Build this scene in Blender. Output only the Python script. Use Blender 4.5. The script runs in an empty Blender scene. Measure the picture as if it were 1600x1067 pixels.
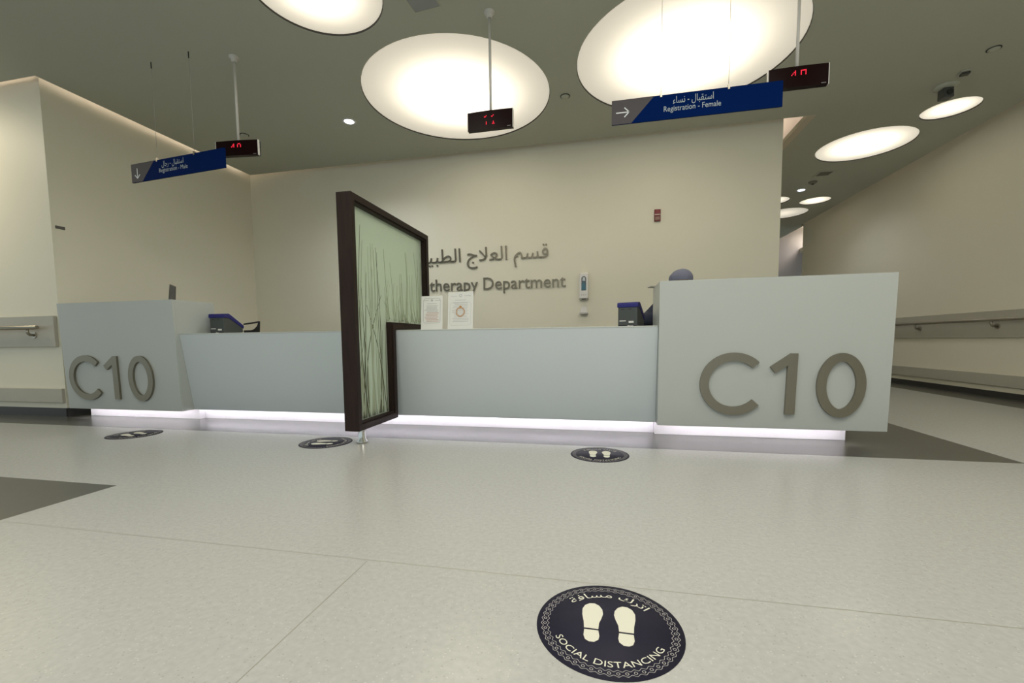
import bpy, bmesh, math, random
from mathutils import Vector, Matrix
random.seed(7)
SC = bpy.context.scene
COL = SC.collection

# ------------------------------------------------------------------ camera
cam_d = bpy.data.cameras.new('camera')
cam_d.sensor_fit = 'HORIZONTAL'; cam_d.sensor_width = 36.0
cam_d.lens = 679.43 / 1600 * 36.0
cam_d.shift_y = (582.085 - 533.5) / 1600
cam_d.clip_start = 0.02; cam_d.clip_end = 200
cam = bpy.data.objects.new('camera', cam_d); COL.objects.link(cam)
RT = Vector((0.9776813, 0.2098203, -0.0107103))
UP = Vector((-0.0049756, 0.0740886, 0.9972393))
FW = Vector((-0.2100346, 0.9749289, -0.0734790))
M = Matrix((RT, UP, -FW)).transposed().to_4x4()
M.translation = Vector((0, 0, 0.8))
cam.matrix_world = M
SC.camera = cam

# ------------------------------------------------------------------ light and exposure
SC.view_settings.view_transform = 'Standard'
SC.view_settings.look = 'None'
SC.view_settings.exposure = 0.0
SC.view_settings.gamma = 1.0
SC.view_settings.use_curve_mapping = False
world = bpy.data.worlds.new('world'); SC.world = world
world.use_nodes = True
world.node_tree.nodes['Background'].inputs[0].default_value = (0.82, 0.95, 0.98, 1)
world.node_tree.nodes['Background'].inputs[1].default_value = 0.78


def area(name, loc, size, watts, color, rot=(0, 0, 0), shape='DISK', size_y=None, parent=None):
    l = bpy.data.lights.new(name, 'AREA'); l.shape = shape; l.size = size
    if size_y: l.size_y = size_y
    l.energy = watts; l.color = color
    o = bpy.data.objects.new(name, l); COL.objects.link(o)
    o.location = loc; o.rotation_euler = rot
    if parent: o.parent = parent
    return o


ZC = 3.602          # ceiling
WARM = (1.0, 0.95, 0.84)
# fill lamps added out of view; far left one inferred from the bright wall
for (lx, ly, lr, lw) in ((-2.0, 0.9, 0.9, 52), (0.7, 1.2, 1.0, 60), (3.5, 2.2, 0.5, 36), (-7.6, 2.75, 0.45, 40), (-0.2, -1.8, 1.0, 60)):
    area('unseen_lamp', (lx, ly, ZC - 0.02), 2 * lr, lw, WARM if lx > -5 else (1.0, 0.88, 0.66))

# ------------------------------------------------------------------ materials
MATS = {}


def mat(name, col, rough=0.5, metal=0.0, spec=0.5, bump=None, vary=None, emit=None, estr=1.0):
    if name in MATS: return MATS[name]
    m = bpy.data.materials.new(name); m.use_nodes = True
    nt = m.node_tree; b = nt.nodes['Principled BSDF']
    b.inputs['Base Color'].default_value = (*col, 1)
    b.inputs['Roughness'].default_value = rough
    b.inputs['Metallic'].default_value = metal
    b.inputs['Specular IOR Level'].default_value = spec
    if emit:
        b.inputs['Emission Color'].default_value = (*emit, 1)
        b.inputs['Emission Strength'].default_value = estr
    if vary or bump:
        tc = nt.nodes.new('ShaderNodeTexCoord')
        nz = nt.nodes.new('ShaderNodeTexNoise')
        sc, amt, stretch = (vary or bump)[0], (vary or (0, 0, 0))[1], (vary or bump)[2]
        nz.inputs['Scale'].default_value = sc
        nz.inputs['Detail'].default_value = 6
        mp = nt.nodes.new('ShaderNodeMapping'); mp.inputs['Scale'].default_value = stretch
        nt.links.new(tc.outputs['Object'], mp.inputs['Vector'])
        nt.links.new(mp.outputs['Vector'], nz.inputs['Vector'])
        if vary:
            cr = nt.nodes.new('ShaderNodeMix'); cr.data_type = 'RGBA'
            cr.inputs['A'].default_value = (*[c * (1 - amt) for c in col], 1)
            cr.inputs['B'].default_value = (*[min(1, c * (1 + amt)) for c in col], 1)
            nt.links.new(nz.outputs['Fac'], cr.inputs['Factor'])
            nt.links.new(cr.outputs['Result'], b.inputs['Base Color'])
        if bump:
            bp = nt.nodes.new('ShaderNodeBump'); bp.inputs['Strength'].default_value = bump[1]
            bp.inputs['Distance'].default_value = 0.002
            nt.links.new(nz.outputs['Fac'], bp.inputs['Height'])
            nt.links.new(bp.outputs['Normal'], b.inputs['Normal'])
    MATS[name] = m
    return m


def emission(name, col, s):
    if name in MATS: return MATS[name]
    m = bpy.data.materials.new(name); m.use_nodes = True
    nt = m.node_tree; nt.nodes.remove(nt.nodes['Principled BSDF'])
    e = nt.nodes.new('ShaderNodeEmission'); e.inputs[0].default_value = (*col, 1); e.inputs[1].default_value = s
    nt.links.new(e.outputs[0], nt.nodes['Material Output'].inputs[0])
    MATS[name] = m
    return m


def speckled(name, base, light, dark, rough):
    """Sheet vinyl: fine light and dark flecks in a mottled ground."""
    m = bpy.data.materials.new(name); m.use_nodes = True
    nt = m.node_tree; b = nt.nodes['Principled BSDF']
    b.inputs['Roughness'].default_value = rough
    b.inputs['Specular IOR Level'].default_value = 0.5
    tc = nt.nodes.new('ShaderNodeTexCoord')
    n1 = nt.nodes.new('ShaderNodeTexNoise'); n1.inputs['Scale'].default_value = 55; n1.inputs['Detail'].default_value = 4
    n2 = nt.nodes.new('ShaderNodeTexVoronoi'); n2.inputs['Scale'].default_value = 120
    nt.links.new(tc.outputs['Object'], n1.inputs['Vector']); nt.links.new(tc.outputs['Object'], n2.inputs['Vector'])
    r1 = nt.nodes.new('ShaderNodeValToRGB')
    r1.color_ramp.elements[0].position = 0.3; r1.color_ramp.elements[0].color = (*[c * 0.93 for c in base], 1)
    r1.color_ramp.elements[1].position = 0.7; r1.color_ramp.elements[1].color = (*[c * 1.05 for c in base], 1)
    nt.links.new(n1.outputs['Fac'], r1.inputs['Fac'])
    r2 = nt.nodes.new('ShaderNodeValToRGB'); r2.color_ramp.interpolation = 'CONSTANT'
    r2.color_ramp.elements[0].position = 0; r2.color_ramp.elements[0].color = (*dark, 1)
    r2.color_ramp.elements[1].position = 0.09; r2.color_ramp.elements[1].color = (*light, 1)
    sp = nt.nodes.new('ShaderNodeSeparateColor'); nt.links.new(n2.outputs['Color'], sp.inputs[0])
    nt.links.new(sp.outputs[0], r2.inputs['Fac'])
    th = nt.nodes.new('ShaderNodeMath'); th.operation = 'LESS_THAN'; th.inputs[1].default_value = 0.2
    nt.links.new(sp.outputs[0], th.inputs[0])
    ds = nt.nodes.new('ShaderNodeMath'); ds.operation = 'LESS_THAN'; ds.inputs[1].default_value = 0.28
    nt.links.new(n2.outputs['Distance'], ds.inputs[0])
    ml = nt.nodes.new('ShaderNodeMath'); ml.operation = 'MULTIPLY'
    nt.links.new(th.outputs[0], ml.inputs[0]); nt.links.new(ds.outputs[0], ml.inputs[1])
    mx = nt.nodes.new('ShaderNodeMix'); mx.data_type = 'RGBA'
    nt.links.new(ml.outputs[0], mx.inputs['Factor'])
    nt.links.new(r1.outputs['Color'], mx.inputs['A']); nt.links.new(r2.outputs['Color'], mx.inputs['B'])
    nt.links.new(mx.outputs['Result'], b.inputs['Base Color'])
    MATS[name] = m
    return m


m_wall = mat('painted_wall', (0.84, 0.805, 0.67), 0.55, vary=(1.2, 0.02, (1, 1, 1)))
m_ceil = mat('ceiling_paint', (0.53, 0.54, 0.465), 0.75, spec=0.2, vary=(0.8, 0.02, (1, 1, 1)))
m_plen = mat('plenum_white', (0.78, 0.72, 0.66), 0.7)
m_floor = speckled('floor_vinyl', (0.460, 0.466, 0.450), (0.55, 0.556, 0.53), (0.37, 0.375, 0.35), 0.22)
m_floord = speckled('floor_vinyl_grey', (0.083, 0.082, 0.070), (0.105, 0.105, 0.09), (0.07, 0.07, 0.06), 0.25)
m_seam = mat('floor_seam', (0.315, 0.31, 0.27), 0.4)
m_black = mat('black_skirting', (0.035, 0.035, 0.032), 0.4)
m_solid = mat('white_solid_surface', (0.495, 0.525, 0.505), 0.32, vary=(2.5, 0.015, (1, 1, 1)))
m_low = mat('white_front_lit', (0.61, 0.665, 0.69), 0.32, vary=(2.5, 0.015, (1, 1, 1)))  # desk white made lighter and cooler; ceiling light on the tilted front painted in
m_plinth = mat('white_plinth', (0.80, 0.77, 0.79), 0.3, vary=(9, 0.03, (1, 1, 3)))
m_steel = mat('brushed_steel', (0.40, 0.37, 0.31), 0.34, metal=1.0, vary=(60, 0.12, (0.2, 1, 6)))
m_wletter = mat('wall_letter_steel', (0.21, 0.19, 0.145), 0.35, metal=0.9)
m_letter = mat('brushed_steel_letters', (0.28, 0.255, 0.20), 0.36, metal=0.9, vary=(90, 0.06, (1, 1, 0.05)))
m_wood = mat('dark_wenge', (0.024, 0.014, 0.011), 0.5, spec=0.2, vary=(30, 0.45, (1, 6, 0.12)))
m_guard = mat('grey_wall_guard', (0.50, 0.48, 0.41), 0.45, vary=(7, 0.04, (1, 1, 1)))
m_blue = mat('sign_blue', (0.0006, 0.014, 0.095), 0.7, spec=0.03)
m_sgrey = mat('sign_grey', (0.10, 0.092, 0.10), 0.6, spec=0.1)
m_swhite = mat('sign_white', (0.80, 0.84, 0.86), 0.5)
m_sfaint = mat('sign_lettering_grey', (0.40, 0.48, 0.52), 0.5)
m_white = mat('white_plastic', (0.78, 0.76, 0.74), 0.35)
m_pole = mat('white_painted_metal', (0.70, 0.68, 0.64), 0.35)
m_chrome = mat('chrome', (0.62, 0.62, 0.60), 0.16, metal=1.0)
m_dark = mat('dark_plastic', (0.022, 0.022, 0.022), 0.35)
m_screen = mat('display_screen', (0.010, 0.002, 0.002), 0.3, spec=0.12)
m_red = emission('led_red', (1.0, 0.03, 0.06), 1.5)
m_navy = mat('sticker_navy', (0.019, 0.018, 0.034), 0.5, spec=0.15)
m_cream = mat('sticker_cream', (0.72, 0.715, 0.61), 0.5, spec=0.2)
m_ring = mat('sticker_ring_grey', (0.40, 0.39, 0.39), 0.5, spec=0.2)
m_paper = mat('paper', (0.78, 0.78, 0.75), 0.6)
m_ink = mat('grey_ink', (0.30, 0.30, 0.30), 0.7)
m_inkred = mat('red_ink', (0.55, 0.33, 0.29), 0.7)
m_seal = mat('orange_seal', (0.55, 0.29, 0.10), 0.7)
m_grey = mat('device_grey', (0.062, 0.070, 0.068), 0.45)
m_lid = mat('device_blue', (0.012, 0.010, 0.165), 0.35)
m_led = emission('led_strip_white', (1.0, 0.93, 0.99), 23)
m_cove = emission('cove_led_warm', (1.0, 0.83, 0.68), 8)
m_cove2 = emission('cove_led_warm_dim', (1.0, 0.83, 0.68), 1.2)

# ------------------------------------------------------------------ helpers


def link_mesh(name, bm, m, parent=None, smooth=False, bevel=0.0):
    me = bpy.data.meshes.new(name)
    bmesh.ops.recalc_face_normals(bm, faces=bm.faces)
    bm.to_mesh(me); bm.free()
    for k in (m if isinstance(m, (list, tuple)) else [m]): me.materials.append(k)
    o = bpy.data.objects.new(name, me); COL.objects.link(o)
    if parent: o.parent = parent
    if smooth:
        for p in me.polygons: p.use_smooth = True
    if bevel:
        md = o.modifiers.new('bevel', 'BEVEL'); md.width = bevel; md.segments = 2; md.limit_method = 'ANGLE'
    return o


def tag(o, label, cat, group=None):
    o['label'] = label; o['category'] = cat
    if group: o['group'] = group
    return o


def thing(name, label, cat, loc=(0, 0, 0), rz=0.0, group=None):
    o = bpy.data.objects.new(name, None); COL.objects.link(o)
    o.empty_display_size = 0.1
    o.location = loc; o.rotation_euler = (0, 0, rz)
    return tag(o, label, cat, group)


def struct(name, bm, m, **k):
    o = link_mesh(name, bm, m, **k); o['kind'] = 'structure'
    return o


def hexa(bm, v, mi=0):
    vs = [bm.verts.new(p) for p in v]
    for q in ((0, 1, 2, 3), (4, 5, 6, 7), (0, 1, 5, 4), (1, 2, 6, 5), (2, 3, 7, 6), (3, 0, 4, 7)):
        f = bm.faces.new([vs[i] for i in q]); f.material_index = mi
    return vs


def box(bm, x0, x1, y0, y1, z0, z1, mi=0):
    return hexa(bm, [(x0, y0, z0), (x1, y0, z0), (x1, y1, z0), (x0, y1, z0),
                     (x0, y0, z1), (x1, y0, z1), (x1, y1, z1), (x0, y1, z1)], mi)


def prism(bm, pts, ax, a0, a1, mi=0):
    """Polygon pts (two coords) extruded along axis ax ('x','y','z') from a0 to a1."""
    def mk(p, a):
        return {'x': (a, p[0], p[1]), 'y': (p[0], a, p[1]), 'z': (p[0], p[1], a)}[ax]
    A = [bm.verts.new(mk(p, a0)) for p in pts]; B = [bm.verts.new(mk(p, a1)) for p in pts]
    n = len(pts)
    for f in (A, B):
        bm.faces.new(f).material_index = mi
    for i in range(n):
        bm.faces.new((A[i], A[(i + 1) % n], B[(i + 1) % n], B[i])).material_index = mi


def ring_prism(bm, outer, inner, ax, a0, a1, mi=0):
    """Frame between two polygons with the same number of corners."""
    def mk(p, a):
        return {'x': (a, p[0], p[1]), 'y': (p[0], a, p[1]), 'z': (p[0], p[1], a)}[ax]
    n = len(outer)
    L = [[bm.verts.new(mk(p, a)) for p in pts] for pts in (outer, inner) for a in (a0, a1)]
    o0, o1, i0, i1 = L
    for i in range(n):
        j = (i + 1) % n
        for q in ((o0[i], o0[j], o1[j], o1[i]), (i0[i], i0[j], i1[j], i1[i]), (o0[i], o0[j], i0[j], i0[i]), (o1[i], o1[j], i1[j], i1[i])):
            bm.faces.new(q).material_index = mi


def tube(bm, pts, rad, seg=12, mi=0, cap=True):
    pts = [Vector(p) for p in pts]
    if not isinstance(rad, (list, tuple)): rad = [rad] * len(pts)
    rings = []
    ref = None
    for i, p in enumerate(pts):
        d = (pts[min(i + 1, len(pts) - 1)] - pts[max(i - 1, 0)]).normalized()
        if ref is None:
            ref = d.orthogonal().normalized()
        u = (ref - d * ref.dot(d))
        u = u.normalized() if u.length > 1e-6 else d.orthogonal().normalized()
        ref = u
        w = d.cross(u)
        rings.append([bm.verts.new(p + (u * math.cos(2 * math.pi * k / seg) + w * math.sin(2 * math.pi * k / seg)) * rad[i]) for k in range(seg)])
    for a, b in zip(rings, rings[1:]):
        for k in range(seg):
            f = bm.faces.new((a[k], a[(k + 1) % seg], b[(k + 1) % seg], b[k])); f.material_index = mi; f.smooth = True
    if cap:
        for r in (rings[0], rings[-1]):
            bm.faces.new(r).material_index = mi


def lathe(bm, prof, seg=32, mi=0, c=(0, 0, 0)):
    """prof: list of (r, z)."""
    rings = []
    for r, z in prof:
        if r < 1e-6: rings.append([bm.verts.new((c[0], c[1], c[2] + z))])
        else: rings.append([bm.verts.new((c[0] + r * math.cos(2 * math.pi * k / seg), c[1] + r * math.sin(2 * math.pi * k / seg), c[2] + z)) for k in range(seg)])
    for a, b in zip(rings, rings[1:]):
        for k in range(seg):
            j = (k + 1) % seg
            if len(a) == 1 and len(b) == 1: continue
            q = (a[0], b[j], b[k]) if len(a) == 1 else (a[k], a[j], b[0]) if len(b) == 1 else (a[k], a[j], b[j], b[k])
            f = bm.faces.new(q); f.material_index = mi; f.smooth = True


def NB(): return bmesh.new()


# ------------------------------------------------------------------ lettering
AR = {'ا': (0xFE8D, 0), 'ب': (0xFE8F, 1), 'ة': (0xFE93, 0), 'ت': (0xFE95, 1), 'ج': (0xFE9D, 1), 'ر': (0xFEAD, 0),
      'س': (0xFEB1, 1), 'ط': (0xFEC1, 1), 'ع': (0xFEC9, 1), 'ف': (0xFED1, 1), 'ق': (0xFED5, 1), 'ك': (0xFED9, 1),
      'ل': (0xFEDD, 1), 'م': (0xFEE1, 1), 'ن': (0xFEE5, 1), 'ي': (0xFEF1, 1), 'ﻻ': (0xFEFB, 0)}


def shape(s):
    """Join Arabic letters and put them in left-to-right order."""
    s = s.replace('لا', 'ﻻ')
    out = []
    for i, ch in enumerate(s):
        if ch not in AR:
            out.append('\uFE80' if ch == 'ء' else ch); continue
        base, dual = AR[ch]
        prv = i > 0 and s[i - 1] in AR and AR[s[i - 1]][1]
        nxt = dual and i + 1 < len(s) and s[i + 1] in AR
        out.append(chr(base + (3 if prv and nxt else 1 if prv else 2 if nxt else 0)))
    return ''.join(reversed(out))


def text2d(s, res=3):
    """Outline of a line of text as (verts, faces), left bottom of the ink at 0,0; returns also its size."""
    cu = bpy.data.curves.new('txt', 'FONT'); cu.body = s; cu.resolution_u = res; cu.fill_mode = 'FRONT'
    o = bpy.data.objects.new('txt', cu); COL.objects.link(o)
    bpy.context.view_layer.update()
    me = o.to_mesh()
    vs = [(v.co.x, v.co.y) for v in me.vertices]; fs = [tuple(p.vertices) for p in me.polygons]
    o.to_mesh_clear()
    bpy.data.objects.remove(o); bpy.data.curves.remove(cu)
    x0 = min(v[0] for v in vs); x1 = max(v[0] for v in vs)
    return [(v[0] - x0, v[1]) for v in vs], fs, x1 - x0, max(v[1] for v in vs), min(v[1] for v in vs)


def add_text(bm, s, width, place, hscale=None, thick=None, mi=0):
    """place(x, y) -> 3D point; the text is scaled to the width (hscale overrides the height scale)."""
    vs, fs, w, top, bot = text2d(s)
    k = width / w; h = hscale or k
    V = [bm.verts.new(place(v[0] * k, v[1] * h)) for v in vs]
    F = []
    for f in fs:
        try:
            q = bm.faces.new([V[i] for i in f]); q.material_index = mi; F.append(q)
        except ValueError:
            pass
    if thick is not None and F:
        r = bmesh.ops.extrude_face_region(bm, geom=F)
        bmesh.ops.translate(bm, vec=Vector(thick), verts=[g for g in r['geom'] if isinstance(g, bmesh.types.BMVert)])


def curve_mesh(outer, holes, depth):
    """Flat filled region with round holes, as verts/faces, extruded by depth."""
    cu = bpy.data.curves.new('fill', 'CURVE'); cu.dimensions = '2D'; cu.fill_mode = 'BOTH'; cu.extrude = depth / 2
    for pts in [outer] + holes:
        sp = cu.splines.new('POLY'); sp.points.add(len(pts) - 1); sp.use_cyclic_u = True
        for p, q in zip(sp.points, pts): p.co = (q[0], q[1], 0, 1)
    o = bpy.data.objects.new('fill', cu); COL.objects.link(o)
    bpy.context.view_layer.update()
    me = o.to_mesh()
    bm = bmesh.new(); bm.from_mesh(me)
    o.to_mesh_clear(); bpy.data.objects.remove(o); bpy.data.curves.remove(cu)
    return bm


def circle(cx, cy, r, n=72):
    return [(cx + r * math.cos(2 * math.pi * k / n), cy + r * math.sin(2 * math.pi * k / n)) for k in range(n)]


# ================================================================== SETTING
XL, YB, XC = -5.92, 6.514, 2.2545          # recess side wall, back wall, its free corner
YF = 3.69                                  # left wall front
ZT = 4.02                                  # top of the walls (above the hung ceiling)


def rwx(y): return 5.0154 - 0.0193 * (y - 4.8)   # right wall face


# floor: light vinyl with inlaid grey fields and welded seams
bm = NB()
xs = [-13, -2.722, -2.718, -0.852, -0.848, 2.567, 4.445, 5.2, 9]
ys = [-7, -3.0, 1.398, 1.402, 1.897, 3.275, 16]
for i in range(len(xs) - 1):
    for j in range(len(ys) - 1):
        x0, x1, y0, y1 = xs[i], xs[i + 1], ys[j], ys[j + 1]
        xm, ym = (x0 + x1) / 2, (y0 + y1) / 2
        mi = 0
        if xm < 2.567 and ym > 3.275: mi = 1
        elif 4.445 < xm: mi = 1
        elif xm < -2.72 and -3.0 < ym < 1.897: mi = 1
        elif abs(ym - 1.4) < 0.003 and xm < 4.4: mi = 2
        elif abs(xm + 0.85) < 0.003 and ym < 1.4: mi = 2
        f = bm.faces.new([bm.verts.new(p) for p in ((x0, y0, 0), (x1, y0, 0), (x1, y1, 0), (x0, y1, 0))])
        f.material_index = mi
bmesh.ops.remove_doubles(bm, verts=bm.verts, dist=1e-5)
struct('floor', bm, [m_floor, m_floord, m_seam])

# walls
bm = NB(); box(bm, -13, XL, YF, YF + 0.2, 0, ZT); struct('wall_left_front', bm, m_wall)
bm = NB(); box(bm, XL - 0.2, XL, YF + 0.2, YB + 0.2, 0, ZT); struct('wall_left', bm, m_wall)
bm = NB(); box(bm, XL, XC, YB, YB + 0.2, 0, ZT); struct('wall_back', bm, m_wall)
bm = NB(); box(bm, XC - 0.2, XC, YB + 0.2, 14.6, 0, ZT); struct('wall_corridor', bm, m_wall)
bm = NB()
hexa(bm, [(rwx(-6), -6, 0), (rwx(12.52), 12.52, 0), (rwx(12.52) + 0.2, 12.52, 0), (rwx(-6) + 0.2, -6, 0),
          (rwx(-6), -6, ZT), (rwx(12.52), 12.52, ZT), (rwx(12.52) + 0.2, 12.52, ZT), (rwx(-6) + 0.2, -6, ZT)])
struct('wall_right', bm, m_wall)
bm = NB(); box(bm, XC - 0.2, 9, 14.6, 14.8, 0, ZT); struct('wall_corridor_end', bm, mat('end_wall_paint', (0.40, 0.36, 0.36), 0.6))
# hung ceiling with its cove gaps and the round light openings
LIGHTS = [(-2.278, 3.288, 0.516), (-1.685, 5.003, 1.063), (0.750, 4.808, 1.060), (3.709, 7.579, 0.601), (4.162, 6.639, 0.285),
          (4.210, 10.324, 0.275), (3.361, 10.143, 0.300), (3.949, 11.193, 0.462)]
TH = 0.05
outer = [(-13, 3.60), (-5.82, 3.60), (-5.82, 6.41), (2.49, 6.41), (2.49, 14.6), (4.80, 14.6), (4.86, 12.5),
         (rwx(12.4) - 0.11, 12.4), (rwx(-6) - 0.11, -6), (-13, -6)]
bm = curve_mesh(outer, [circle(x, y, r) for x, y, r in LIGHTS], TH)
bmesh.ops.translate(bm, vec=(0, 0, ZC + TH / 2), verts=bm.verts)
struct('ceiling', bm, m_ceil)
bm = NB(); box(bm, 2.49, 2.585, 6.41, 14.6, ZC - 0.004, ZC + 0.001); struct('trim_1', bm, mat('cove_lip', (0.66, 0.58, 0.46), 0.6))
bm = NB(); box(bm, -13, 9, -6, 14.8, ZT, ZT + 0.1); struct('ceiling_upper', bm, m_plen)
# skirting, wall guards
bm = NB(); box(bm, -13, XL, YF - 0.012, YF, 0, 0.095); box(bm, XL, XL + 0.012, YF, YB, 0, 0.095); struct('baseboard_left', bm, m_black)
bm = NB()


def rbox(bm, y0, y1, d0, d1, z0, z1):
    hexa(bm, [(rwx(y0) - d1, y0, z0), (rwx(y1) - d1, y1, z0), (rwx(y1) - d0, y1, z0), (rwx(y0) - d0, y0, z0),
              (rwx(y0) - d1, y0, z1), (rwx(y1) - d1, y1, z1), (rwx(y1) - d0, y1, z1), (rwx(y0) - d0, y0, z1)])


rbox(bm, -6, 12.52, 0, 0.012, 0, 0.075); struct('baseboard_right', bm, m_black)
bm = NB(); rbox(bm, -6, 12.5, 0, 0.035, 0.772, 1.12); struct('trim_2', bm, m_guard, bevel=0.004)
bm = NB(); rbox(bm, -6, 12.5, 0, 0.03, 0.146, 0.297); struct('trim_3', bm, m_guard, bevel=0.004)
bm = NB(); box(bm, -13, -5.955, YF - 0.035, YF, 0.785, 1.128); struct('trim_4', bm, m_guard, bevel=0.004)
bm = NB(); box(bm, -13, -5.93, YF - 0.03, YF, 0.158, 0.317); struct('trim_5', bm, m_guard, bevel=0.004)
# passage beyond the right wall: lower soffit that hides a lamp
bm = NB(); box(bm, 5.6, 9, 13.6, 14.6, 3.30, 3.42); struct('trim_6', bm, m_wall)
area('passage_lamp', (6.1, 13.9, 3.9), 0.8, 26, WARM)

# ------------------------------------------------------------------ cove light strips (lie on the ceiling's upper edge)


def cove(x0, x1, y0, y1, label, m=None):
    bm = NB(); box(bm, x0, x1, y0, y1, ZC + TH, ZC + TH + 0.015)
    tag(link_mesh('cove_light_strip', bm, m or m_cove), label, 'light strip', 'cove lights on the ceiling edge')


cove(-5.90 + 0.09, -5.76, 3.66, 6.35, 'warm cove light strip along the left recess wall above the ceiling')
cove(-10, -5.95, 3.50, 3.56, 'warm cove light strip above the handrail wall at far left')
cove(-5.5, 2.3, 6.33, 6.37, 'warm cove light strip along the back wall above the department name', m_cove2)
cove(2.52, 2.58, 6.6, 14.3, 'warm cove light strip in the slot beside the corridor entrance')
bm = NB(); rbox(bm, 0.5, 12.2, 0.16, 0.20, ZC + TH, ZC + TH + 0.015)
tag(link_mesh('cove_light_strip', bm, m_cove2), 'warm cove light strip along the long right corridor wall', 'light strip', 'cove lights on the ceiling edge')

# ------------------------------------------------------------------ round ceiling lights


def diffuser_mat(name, col, e):
    m = bpy.data.materials.new(name); m.use_nodes = True
    nt = m.node_tree; nt.nodes.remove(nt.nodes['Principled BSDF'])
    t = nt.nodes.new('ShaderNodeBsdfTranslucent'); t.inputs[0].default_value = (0.9, 0.88, 0.82, 1)
    em = nt.nodes.new('ShaderNodeEmission'); em.inputs[0].default_value = (*col, 1); em.inputs[1].default_value = e
    a = nt.nodes.new('ShaderNodeAddShader')
    nt.links.new(t.outputs[0], a.inputs[0]); nt.links.new(em.outputs[0], a.inputs[1])
    nt.links.new(a.outputs[0], nt.nodes['Material Output'].inputs[0])
    return m


m_diff = diffuser_mat('light_diffuser', (1.0, 0.93, 0.78), 0.35)
m_diffdim = diffuser_mat('light_diffuser_dim', (1.0, 0.93, 0.78), 0.42)
m_house = mat('lamp_housing_grey', (0.22, 0.21, 0.19), 0.7)
m_rim = mat('dark_shadow_gap', (0.05, 0.047, 0.038), 0.6)


def ceiling_light(x, y, r, label, watts, dm=None):
    t = thing('ceiling_light', label, 'ceiling light', (x, y, ZC), 0, 'round ceiling lights')
    bm = NB(); lathe(bm, [(r - 0.004, 0.016), (0, 0.016)], 72)
    link_mesh('diffuser', bm, dm or m_diff, t)
    bm = NB(); lathe(bm, [(r, 0.001), (r - 0.001, 0.03), (r - 0.006, 0.03), (r - 0.006, 0.012), (r, 0.001)], 72)
    link_mesh('rim', bm, m_rim, t)
    bm = NB(); lathe(bm, [(r + 0.01, TH), (r + 0.01, 0.40), (0, 0.40)], 48)
    link_mesh('housing', bm, m_house, t)
    area('lamp', (0, 0, min(0.37, 0.12 + 0.25 * r)), r * 0.92, watts, (1.0, 0.92, 0.76), parent=t)


for (x, y, r), lab, w in zip(LIGHTS, (
        'round glowing ceiling light cut off by the top edge, left of the access panel',
        'large round glowing ceiling light behind the middle number display',
        'largest round glowing ceiling light, behind the Registration - Female sign',
        'oval-looking round ceiling light over the corridor, larger of the two by its mouth',
        'small round ceiling light nearest the right wall, beside the ceiling camera',
        'small round ceiling light far down the corridor, nearest its right wall',
        'far small round ceiling light partly hidden by the back wall corner, upper one',
        'farthest dimmer round ceiling light at the corridor end'), (3.2, 15, 15, 5.4, 1.1, .9, .9, .5)):
    ceiling_light(x, y, r, lab, w, m_diffdim if r == 0.462 else None)

# ------------------------------------------------------------------ downlights and small ceiling fittings
m_spot = emission('downlight_glow', (0.80, 0.86, 1.0), 14)


def downlight(x, y, label, watts):
    t = thing('downlight', label, 'downlight', (x, y, ZC), 0, 'recessed downlights')
    bm = NB(); lathe(bm, [(0.052, -0.001), (0.082, -0.004), (0.088, 0.0), (0.052, 0.0)], 32); link_mesh('trim_ring', bm, m_white, t)
    bm = NB(); lathe(bm, [(0.058, -0.003), (0.03, -0.012), (0, -0.015)], 32); link_mesh('lens', bm, m_spot, t)
    l = bpy.data.lights.new('beam', 'SPOT'); l.energy = watts; l.spot_size = 2.6; l.spot_blend = 0.8; l.color = (0.9, 0.95, 1); l.shadow_soft_size = 0.05
    o = bpy.data.objects.new('beam', l); COL.objects.link(o); o.parent = t; o.location = (0, 0, -0.04)


downlight(-3.205, 5.197, 'small bright white downlight above the left counter, left of the big round light', 60)
downlight(3.635, 9.502, 'small bright white downlight in the corridor ceiling', 35)


def sprinkler(x, y, label):
    t = thing('sprinkler_cover', label, 'sprinkler cover', (x, y, ZC), 0, 'round sprinkler covers')
    bm = NB(); lathe(bm, [(0.056, 0.0), (0.056, -0.006), (0, -0.006)], 28); link_mesh('gap_ring', bm, m_rim, t)
    bm = NB(); lathe(bm, [(0.046, -0.0055), (0.044, -0.013), (0.02, -0.016), (0, -0.0165)], 28); link_mesh('cap', bm, m_ceil, t)


sprinkler(-0.47, 5.248, 'round ceiling sprinkler cover between the two large round lights')
sprinkler(-4.77, 5.19, 'round ceiling sprinkler cover behind the left number display')
sprinkler(3.707, 5.381, 'round ceiling sprinkler cover at upper right, alone')

t = thing('detector', 'small dark oblong detector in the ceiling beside the ceiling camera', 'detector', (3.728, 5.762, ZC), -0.2)
bm = NB(); box(bm, -0.05, 0.05, -0.05, 0.05, -0.012, 0); link_mesh('base', bm, m_ceil, t, bevel=0.004)
bm = NB(); box(bm, -0.035, 0.035, -0.03, 0.03, -0.035, -0.012); link_mesh('sensor', bm, mat('sensor_grey', (0.06, 0.06, 0.055), 0.4), t, bevel=0.004)
t = thing('ceiling_camera', 'dark box camera hanging on a round base before the small ceiling light', 'camera', (3.735, 6.04, ZC), 0.0)
bm = NB(); lathe(bm, [(0.11, 0), (0.11, -0.012), (0.07, -0.03), (0, -0.03)], 32); link_mesh('base', bm, m_ceil, t)
bm = NB(); hexa(bm, [(-0.05, -0.07, -0.14), (0.05, -0.06, -0.14), (0.05, 0.05, -0.14), (-0.05, 0.05, -0.14),
                     (-0.05, -0.05, -0.03), (0.05, -0.05, -0.03), (0.05, 0.05, -0.03), (-0.05, 0.05, -0.03)])
link_mesh('body', bm, mat('camera_grey', (0.10, 0.10, 0.10), 0.4), t, bevel=0.008)
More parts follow.
